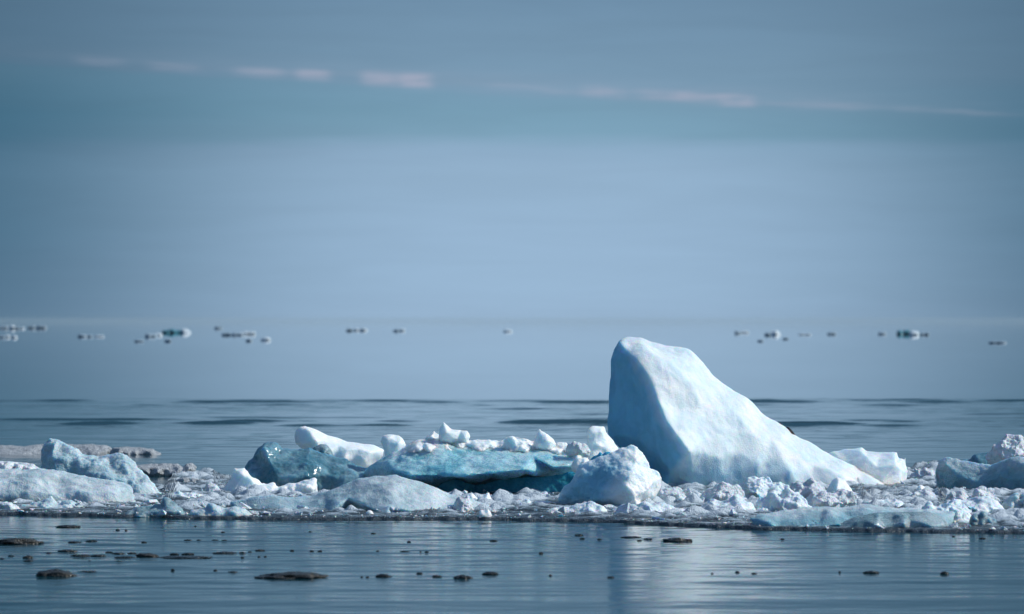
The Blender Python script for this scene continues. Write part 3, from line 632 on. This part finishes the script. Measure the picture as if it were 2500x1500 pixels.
for lab, x0, x1, yt, ba, mt, pk in (
    ('broad low snowy mound between the fang-shaped lump and the right end heap', 2090, 2260, 1214, 1250, 'sugar', 0.4),
    ('broad whitish mound in the slush before the white rubble dome', 1690, 1850, 1212, 1262, 'sugar', 0.6),
    ('wide flat pale mound in the slush right of the mound\'s round lumps', 1225, 1370, 1216, 1244, 'sugar', 0.5),
    ('wide flat pale mound in the slush before the hooked chunk', 1330, 1500, 1228, 1262, 'sugar', 0.6),
    ('low whitish mound in the slush right before the hooked chunk\'s bright side', 1520, 1680, 1226, 1262, 'sugar', 0.35),
    ('long low whitish mound before the big pale chunk at the right edge', 2290, 2470, 1216, 1262, 'sugar', 0.45),
    ('pale flat mound in the slush left of the white block with the tail', 392, 520, 1196, 1226, 'sugar', 0.55),
    ('low grey mound in the slush before the smooth slab at the left edge', 40, 220, 1218, 1250, 'pale', 0.4)):
    lump('slush_mound', lab, 'ice mound', x0, x1, yt, ba, mt, rough='mound', peak=pk, bulge=0.35, back=0.4, round_=0.3, step=0.08, amp=1.0, relax=3)
# right edge
chunk('right_ice_chunk', 'blue shaded chunk with pale humped top at the right frame edge', IB,
  [(2283,1200),(2284,1148),(2295,1122),(2310,1117),(2350,1121),(2400,1131),(2420,1135),(2450,1121),(2480,1115),(2530,1118),(2600,1135),(2660,1170),(2680,1205)],
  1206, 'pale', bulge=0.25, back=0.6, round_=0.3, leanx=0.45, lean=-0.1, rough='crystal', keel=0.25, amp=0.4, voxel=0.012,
  bare=[(2270,1150),(2330,1142),(2400,1152),(2450,1138),(2520,1150),(2700,1190),(2700,1220),(2270,1220)], shade_snow_soft=16)  # front coloured darker to paint its shade below the pale top
chunk('dark_ice_hump', 'dark smooth hump behind the shaded chunk at the right edge', IB,
  [(2340,1135),(2352,1121),(2380,1108),(2420,1104),(2470,1112),(2560,1120),(2600,1140)], 1142, 'glass', bulge=0.25, back=0.3, round_=0.25, keel=0.2, amp=0.5)
lump('crystal_cluster', 'bubbly crystalline cluster on the right edge above the dark hump', IB, 2408, 2560, 1060, 1118, 'crystal', depth=46.5, z0=0.2, bulge=0.25, keel=0.3, peak=0.5)
lump('ice_lump', 'round white lump on top of the pair in the gap right of the tall wedge', IB, 2234, 2264, 1176, 1215, 'white', rough='smooth')
lump('ice_lump', 'wide white lump at the foot of the gap right of the tall wedge', IB, 2204, 2286, 1190, 1228, 'crystal')
lump('ice_lump', 'flat crumbly lump at the back of the gap right of the tall wedge', IB, 2218, 2290, 1142, 1172, 'crystal')
lump('ice_lump', 'pale lump before the left foot of the right edge chunk', IB, 2302, 2372, 1196, 1236, 'crystal', peak=0.6)
lump('ice_lump', 'large grey crumbly lump before the right edge chunk', IB, 2350, 2452, 1190, 1252, 'crystal', peak=0.45)
lump('ice_lump', 'smooth pale lump cut by the right frame edge', IB, 2444, 2550, 1204, 1250, 'pale', rough='chunky', peak=0.5)
lump('ice_lump', 'small white lump near the right frame edge at the front of the slush', IB, 2466, 2500, 1238, 1264, 'crystal')
lump('ice_lump', 'low grey green hump at the front of the slush near the right edge', IB, 2362, 2440, 1252, 1290, 'green', rough='chunky')

# ------------------------------------------------------------------ small dark pieces floating in front
def bit(name, label, x0, x1, py, h, mat='bit', group=None):
    SEED[0] += 1; rnd = random.Random(SEED[0]*13)
    y = depth_at(py+h*0.3); wd = (x1-x0)/F*y/2; hh = max(0.010, h/F*y*0.72)
    bm = bmesh.new(); bmesh.ops.create_icosphere(bm, subdivisions=4, radius=1)
    co = np.array([v.co[:] for v in bm.verts])
    n = fbm(co*1.6+SEED[0]*1.7, 3); k = 1+0.3*n
    dpt = min(wd*0.8, 0.25)
    flat = co[:,2]
    out = np.stack([co[:,0]*k*wd, co[:,1]*k*dpt, (flat*k)*hh + 0.1*hh*fbm(co*6+SEED[0], 2)], 1)
    fs = [tuple(v.index for v in f.verts) for f in bm.faces]; bm.free()
    o = mesh_obj(name, out, fs, mat); o.location = ((x0+x1)/2/F*y-CX/F*y, y, 0.0)
    tag(o, label, 'ice bit', group); return o
def zb(a, b, yy, h): return (a*0.3436, b*0.3436, 1240+yy*0.3436+h*0.17, h*0.3436)
bit('floating_ice', 'flat brown stained floating ice piece at the left frame edge', *zb(-60, 300, 215, 46), mat='brown')
bit('floating_ice', 'dark humped piece floating nearest the bottom left corner', *zb(250, 525, 440, 56), mat='brown')
o = bit('floating_ice', 'long low grey piece with a white cap floating in the left foreground', *zb(1840, 2315, 455, 50), mat='brown')
bit('floating_ice', 'flat dark piece floating just below the ice belt\'s left end', *zb(400, 565, 124, 16))
bit('floating_ice', 'rounded brown piece left of the chain of dark pieces', *zb(160, 238, 340, 24), mat='brown')
bit('floating_ice', 'dark bar-shaped piece floating above the chain of dark pieces', *zb(410, 545, 296, 18))
bit('floating_ice', 'long dark piece at the left end of the chain', *zb(500, 640, 330, 18))
bit('floating_ice', 'brownish lump in the middle of the chain of dark pieces', *zb(960, 1125, 320, 32), mat='brown')
bit('floating_ice', 'long thin dark piece at the right end of the chain', *zb(1140, 1500, 343, 12))
bit('floating_ice', 'dark piece right above the chain\'s right end', *zb(1510, 1670, 312, 14))
bit('floating_ice', 'dark oval piece floating right of the humped piece', *zb(560, 690, 447, 13))
bit('floating_ice', 'largest dark oval piece floating in the middle foreground', 1104, 1152, 1410, 12)
bit('floating_ice', 'dark slanted piece left of the largest oval piece', 917, 955, 1406, 10)
bit('floating_ice', 'dark curved piece right of the largest oval piece', 1178, 1216, 1400, 9)
bit('floating_ice', 'low dark wet piece with a bright glint before the hooked chunk', 1612, 1690, 1319, 11)
bit('floating_ice', 'thin dark twig-like piece left of the wet glinting piece', 1516, 1568, 1312, 6)
bit('floating_ice', 'dark bar floating alone in the right foreground', 2108, 2146, 1397, 6)
bit('floating_ice', 'dark stub floating farthest right in the foreground', 2296, 2316, 1399, 8)
bit('floating_ice', 'dark crumb floating below the tall wedge\'s slope', 1794, 1806, 1397, 6)
small = [zb(*a) for a in ((480,580,238,14),(610,690,228,12),(1005,1042,238,12),(1305,1365,228,7),(1395,1432,228,8),(1500,1555,226,11),(1575,1615,229,9),(1570,1600,171,8),
  (330,365,318,9),(640,750,334,10),(55,105,338,10),(0,30,358,9),(795,890,318,14),(810,960,344,14),(905,970,316,12),(1205,1270,322,12),(1290,1380,320,13),(1620,1690,452,10),(1515,1545,443,8),
  (2060,2090,303,6),(2200,2230,305,7),(2260,2290,305,7),(1815,1880,300,6),(1700,1745,318,6),(1760,1790,313,6),(815,880,380,6),(165,235,374,7),(625,650,375,8),(1215,1240,438,7),(1380,1396,130,7),(820,850,153,6),(885,905,157,6),(750,800,314,7),(1830,1850,348,6),(1875,1895,345,6),(2190,2220,171,6),(1710,1735,352,6))]
small += [(976,1002,1347,4),(1036,1048,1348,4),(1024,1029,1348,3),(918,926,1346,3),(1196,1214,1320,4),(1016,1032,1400,5),(1055,1078,1407,5),(1316,1326,1350,4),(1340,1348,1405,4),(1402,1424,1306,4),(1415,1428,1315,4),(1458,1470,1317,3),(1555,1567,1320,4),(1572,1592,1316,4),(905,918,1303,5),(1482,1500,1410,5),(1735,1742,1401,3),(1834,1848,1401,3),(2047,2053,1397,3),(1905,1916,1317,3),(2390,2406,1315,3),(2324,2332,1310,3),(994,1003,1323,3),(880,886,1409,4),(893,902,1410,3)]
for s in small:
    bit('floating_crumb', 'tiny dark ice crumb among many scattered on the calm foreground water', *s, group='tiny dark ice crumbs on the foreground water')

# ------------------------------------------------------------------ floes far out
def far(label, x0, x1, base, h, mat='far', peak=0.5):
    base -= h*0.32; h *= 0.6; x0 -= 2; x1 += 2
    y = depth_at(base); s = h/F*y
    return lump('distant_floe', label, 'ice floe', x0, x1, base-h, base, mat, rough='far', group='small floes far out on the water', peak=peak,
        voxel=max(0.08, s/9), bulge=s*1.0, back=s*1.0, round_=s*0.8, keel=s*0.4, amp=min(1, s/1.2))
for a in (
 ('dark far floe cut by the left frame edge, upper row', -10, 20, 807, 13, 'farshade'),
 ('white far floe second from the left edge, upper row', 22, 36, 808, 15, 'far'),
 ('dark far block third from the left edge, upper row', 36, 49, 808, 14, 'farshade'),
 ('pale far floe left of the long dark flat-topped one', 49, 60, 807, 10, 'far'),
 ('long dark flat-topped far floe near the left edge', 68, 114, 807, 15, 'farshade', 0.75),
 ('small far floe cut by the left edge, lower row', -4, 12, 829, 12, 'farshade'),
 ('pale far floe at the left edge, lower row', 11, 24, 828, 12, 'far'),
 ('small pale far floe third in the lower row at the left edge', 27, 42, 829, 11, 'far'),
 ('dark low far floe with a faint pale tail', 190, 228, 827, 12, 'farshade', 0.3),
 ('faint pale tail piece right of the dark low far floe', 230, 254, 826, 9, 'far'),
 ('low dark far floe left below the turquoise one', 328, 352, 838, 10, 'farshade'),
 ('dark far floe with a white cap left of the turquoise one', 356, 384, 828, 16, 'farshade', 0.3),
 ('pale far lump between the dark capped floe and the turquoise one', 378, 396, 824, 12, 'far'),
 ('turquoise far floe, strongest coloured of all far floes', 394, 445, 819, 17, 'farteal', 0.6),
 ('bright white far floe at the right end of the turquoise one', 443, 464, 819, 17, 'far'),
 ('dark crumb-like far floe below the turquoise one', 402, 418, 838, 11, 'farshade'),
 ('small grey far floe left above the long faint one', 524, 543, 806, 10, 'farshade'),
 ('long faint low far floe left of centre', 540, 600, 823, 12, 'farshade'),
 ('white far floe capping the right end of the long faint one', 582, 624, 821, 13, 'far'),
 ('small dark far floe below the white capping one', 600, 616, 837, 11, 'farshade'),
 ('small pale far floe at the right end of the left cluster', 638, 660, 836, 14, 'far'),
 ('dark far floe alone left of the middle', 846, 862, 813, 14, 'farshade'),
 ('pale far floe right beside the lone dark one left of the middle', 862, 896, 811, 10, 'far'),
 ('small grey far floe with a pale side near the middle', 960, 974, 813, 11, 'farshade'),
 ('tiny pale far floe near the middle, right of the small grey one', 974, 988, 812, 10, 'far'),
 ('pale far floe alone between the middle and the tall wedge', 1230, 1250, 814, 11, 'far'),
 ('grey far floe above the wedge\'s slope, leftmost of the right cluster', 1795, 1808, 819, 13, 'farshade'),
 ('pale far floe second from left in the right cluster', 1808, 1828, 817, 11, 'far'),
 ('dark far crumb below the brightest white floe of the right cluster', 1850, 1864, 837, 9, 'farshade'),
 ('dark far floe left beside the brightest white floe of the right cluster', 1868, 1882, 823, 12, 'farshade'),
 ('brightest white far floe of the right cluster', 1880, 1904, 824, 19, 'far'),
 ('grey far floe right below the brightest white floe of the right cluster', 1910, 1926, 832, 10, 'farshade'),
 ('very faint far floe right of the right cluster', 1950, 1980, 821, 8, 'far'),
 ('single grey far floe between the two right clusters', 2020, 2040, 821, 12, 'farshade'),
 ('dark round far floe left of the dark teal one', 2146, 2164, 821, 13, 'farshade'),
 ('dark teal far floe with a white neighbour at the right', 2190, 2222, 822, 17, 'farteal'),
 ('white far floe between the dark teal and the last dark one', 2220, 2242, 824, 17, 'far'),
 ('dark round far floe right of the white one', 2246, 2268, 823, 14, 'farshade'),
 ('low dark far floe near the right frame edge', 2412, 2460, 842, 11, 'farshade', 0.4),
): far(*a)

# ------------------------------------------------------------------ sea air between here and the horizon
def build_haze():
    me = bpy.data.meshes.new('haze'); bm = bmesh.new(); bmesh.ops.create_cube(bm, size=1.0)
    lo = Vector((-36000, -120, -1.0)); hi = Vector((36000, 4600, 2.7))
    for v in bm.verts:
        v.co = Vector([lo[i] if v.co[i] < 0 else hi[i] for i in range(3)])
    bm.to_mesh(me); bm.free()
    m = bpy.data.materials.new('sea_air'); m.use_nodes = True; t = m.node_tree; t.nodes.clear()
    v = t.nodes.new('ShaderNodeVolumePrincipled'); v.inputs['Color'].default_value = (0.72, 0.93, 1.0, 1); v.inputs['Density'].default_value = HAZE
    v.inputs['Anisotropy'].default_value = 0.0
    o_ = t.nodes.new('ShaderNodeOutputMaterial'); t.links.new(v.outputs[0], o_.inputs['Volume'])
    me.materials.append(m); o = bpy.data.objects.new('haze', me); COL.objects.link(o)
    tag(o, 'thin blue sea haze over the far water', 'haze', kind='stuff')
HAZE = 0.00010
build_haze()
